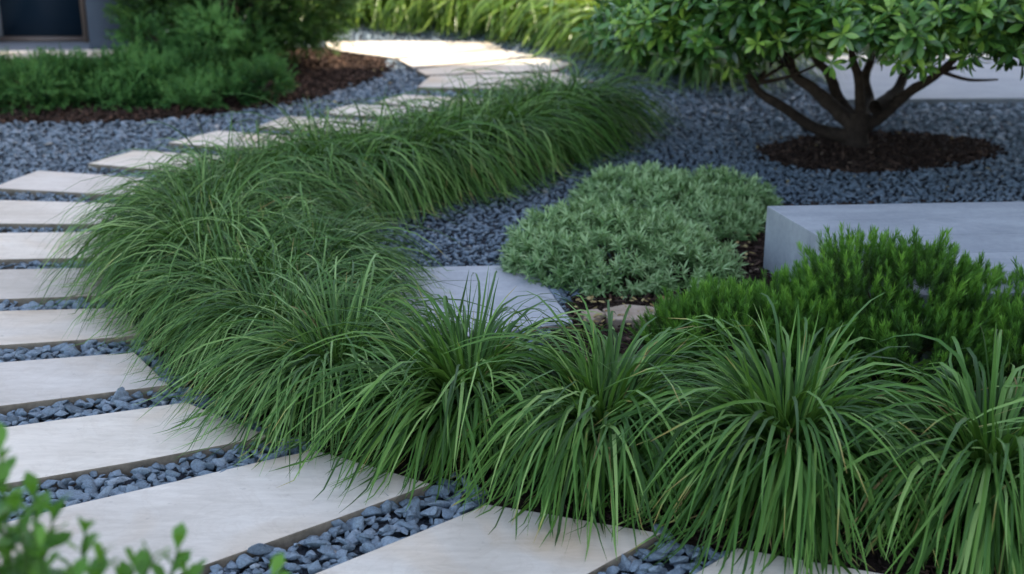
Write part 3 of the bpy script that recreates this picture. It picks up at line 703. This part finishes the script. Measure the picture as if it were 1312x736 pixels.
for i, (px, py, hgt, rad) in enumerate([(-15, 132, .17, .40), (68, 134, .18, .38), (140, 134, .16, .36), (208, 128, .26, .38), (262, 116, .38, .36), (288, 134, .18, .24)]):
    r = np.random.default_rng(60+i); b = G(px, py); e = empty('juniper_shrub', b); tag(e, jl[i], 'shrub', 'low junipers in the mulch bed')
    lob = [(0, 0, hgt*.35, rad*.9, rad*.85, hgt*.5)]+[(r.uniform(-.32, .32), r.uniform(-.3, .2), hgt*r.uniform(.4, .95), rad*.32, rad*.32, hgt*.38) for _ in range(7)]
    Pp, D = lobes_points(r, lob, 1000, (.65, 1.02), .03, -.3)
    foliage('foliage', 'spray', Pp, D, r, M_jun, e, (.4, .85), .3, .5, .5, .08, fresh=.2)
    sticks('stems', e, [Pp[k]*.9 for k in r.integers(0, len(Pp), 16)], r, .007, M_bark)

# broad-leaved sunlit shrubs at the back and the tall hedge behind
bs = [((1.15, 9.7), .55, .55, 'sunlit broad-leaved shrub behind the end of the path', M_hedge), ((.55, 10.6), .6, .7, 'sunlit broad-leaved shrub deepest behind the strappy plants', M_hedge),
      ((1.75, 8.9), .5, .5, 'broad-leaved shrub left of the tree behind the gravel edge', M_hedge), ((2.35, 9.8), .7, .8, 'broad-leaved shrub seen through the tree stems', M_hedge)]
for i, ((x_, y_), rad, hgt, lab, m_) in enumerate(bs):
    r = np.random.default_rng(80+i); e = empty('broad_leaf_shrub', (x_, y_, 0)); tag(e, lab, 'shrub', 'broad-leaved shrubs at the back')
    lob = [(0, 0, hgt*.5, rad, rad, hgt*.55), (.2, -.2, hgt*.4, rad*.6, rad*.6, hgt*.45), (-.25, -.1, hgt*.45, rad*.6, rad*.6, hgt*.45)]
    Pp, D = lobes_points(r, lob, 620, (.75, 1.03), .04, -.6)
    foliage('foliage', 'rosette', Pp, D, r, m_, e, (.6, 1.0), .4, .4, .15, .15, fresh=.15)
    sticks('stems', e, [Pp[k]*.9 for k in r.integers(0, len(Pp), 14)], r, .007, M_bark)
for i, x_ in enumerate([-4.6, -3.0, -1.4, .2, 1.8, 3.4, 5.0]):
    r = np.random.default_rng(90+i); e = empty('hedge_bush', (x_, 13.6, 0)); tag(e, 'tall clipped bush of the boundary hedge behind the garden', 'hedge', 'bushes of the boundary hedge')
    Pp, D = lobes_points(r, [(0, 0, .95, .95, .7, .95)], 620, (.85, 1.03), .05, -.9)
    foliage('foliage', 'rosette', Pp, D, r, M_hedge, e, (1.2, 1.8), .3, .4, .15, .05)
    sticks('stems', e, [Pp[k]*.8 for k in r.integers(0, len(Pp), 10)], r, .02, M_bark)

# foreground shrub
def fg():
    r = np.random.default_rng(71); root = np.array([-.62, 1.35, 0]); e = empty('foreground_shrub', root)
    tag(e, 'blurred bright green small-leaved shrub in the bottom left foreground', 'shrub')
    tips = [(8, 568, 1.5), (-20, 600, 1.45), (52, 618, 1.52), (30, 640, 1.45), (0, 655, 1.5), (78, 640, 1.5), (118, 668, 1.5), (140, 700, 1.45), (60, 690, 1.45), (20, 700, 1.5), (180, 716, 1.52), (158, 735, 1.5),
            (238, 684, 1.55), (205, 700, 1.5), (250, 720, 1.55), (100, 720, 1.42), (-30, 680, 1.45), (356, 728, 1.6), (60, 745, 1.4), (200, 760, 1.45), (-10, 740, 1.4), (120, 770, 1.4), (-60, 640, 1.4), (40, 720, 1.55), (-60, 720, 1.5), (10, 615, 1.5)]
    st = Acc(); a = Acc(); lv, lf = leaf_proto(.043, .024, 4, .3, .15, 'ob')
    for (px, py, dp) in tips:
        tip = P(px-8, py+14, dp)-root; base_ = np.array([r.normal(0, .05), r.normal(0, .05), 0]); m1 = base_*.5+tip*.5; m1[:2] = base_[:2]*.6+tip[:2]*.4
        m2 = base_*.2+tip*.8; m2[:2] = base_[:2]*.25+tip[:2]*.75
        tube(st, [base_, m1, m2, tip], [.006, .0035, .0022, .0012], 6)
        ax = tip-m2; ax /= np.linalg.norm(ax)
        n = 11; q = np.linspace(0, 1, n); pos = tip-ax*(1-q[:, None])*.11; az = np.arange(n)*2.4+r.uniform(0, 6); el = R(66)-R(44)*q
        d = np.stack([np.cos(az)*np.sin(el), np.sin(az)*np.sin(el), np.cos(el)], 1)
        M0 = frame(ax[None], np.zeros(1))[0]; d = d@M0.T
        V, Fq = scat(lv, lf, frame(d, r.normal(0, .3, n)), pos, (1.05-.3*q)*r.uniform(.75, 1.15, n))
        a.add(V, Fq, np.repeat(np.clip(.25+q*.4+r.normal(0, .15, n), 0, 1), len(lv)))
    a.build('foliage', M_fg, e); st.build('stems', M_stemg, e)
fg()

# ------------------------------------------------------------------ house top left
def box(name, x0, x1, y0, y1, z0, z1, m, parent, org=(0, 0, 0)):
    V = np.array([(x, y, z) for z in (z0, z1) for y in (y0, y1) for x in (x0, x1)], float)-np.array(org)
    Fq = np.array([[0, 2, 3, 1], [4, 5, 7, 6], [0, 1, 5, 4], [2, 6, 7, 3], [0, 4, 6, 2], [1, 3, 7, 5]])
    return mk(name, V, [Fq], m, parent, smooth=False)
hx = G(165, 68)[0]; hy = 8.75
hb = empty('house', (-4.5, hy, 0)); org = (-4.5, hy, 0)
tag(hb, 'blue-grey house corner with a recessed dark glazed door, top left', 'house')
box('wall', -2.775, hx, hy, 12.5, 0, 3.2, M_wall, hb, org)
dl = -3.47
box('wall', -8, dl-.02, 8.88, 12.5, 0, 3.2, M_white, hb, org)
box('wall', dl-.018, -2.777, 9.3, 12.5, 0, 3.2, M_wall, hb, org)
box('roof', -8.3, hx+.3, 8.8, 12.8, 3.2, 3.4, M_frame, hb, org)
dr = box('door', dl+.0, -2.902, 9.1, 9.16, .062, 2.3, M_glass, hb, org)
for a_b in ((-2.90, -2.862), ): box('door_frame', a_b[0], a_b[1], 9.02, 9.2, .03, 2.38, M_frame, hb, org)
box('lintel', dl-.015, -2.902, 9.08, 9.17, 2.3, 2.6, M_frame, hb, org)
box('threshold', dl-.015, -2.902, 9.05, 9.2, .03, .058, M_frame, hb, org)
tag(prism('doorstep_paving', [(-6, 8.62), (-2.5, 8.62), (-2.5, 8.745), (-2.79, 8.745), (-2.79, 9.29), (-6, 9.29)], -.02, .028, [M_pave, M_edge], bev=.003), kind='structure')

tag(prism('pale_sun_strip', [(-6, 8.40), (-2.5, 8.40), (-2.5, 8.615), (-6, 8.615)], -.02, .034, [M_slab, M_edge], bev=.003), kind='structure')  # pale stone strip stands in for a band of sunlight on the paving
# unseen house-shaped block added on the right to shade the near garden
blocker = empty('sun_blocker', (8, 3.0, 0)); tag(blocker, 'tall house-shaped block added outside the frame to the right that shades the garden', 'house')
NO = (8, 3.0, 0)
box('wall', 5.2, 12, -6, 8.55, 0, 10.5, M_white, blocker, NO)
box('roof', 4.9, 12.3, -6.3, 8.7, 10.5, 10.8, M_frame, blocker, NO)
for k in range(4):
    f = box('blocker_window', 5.16, 5.197, -3+k*3, -1.7+k*3, 1.0, 2.4, M_frame, blocker, NO); box('blocker_pane', 5.14, 5.158, -2.92+k*3, -1.78+k*3, 1.08, 2.32, M_glass, f)  # openings that only dress the added shading block
print('polys', sum(len(o.data.polygons) for o in bpy.data.objects if o.type == 'MESH'))
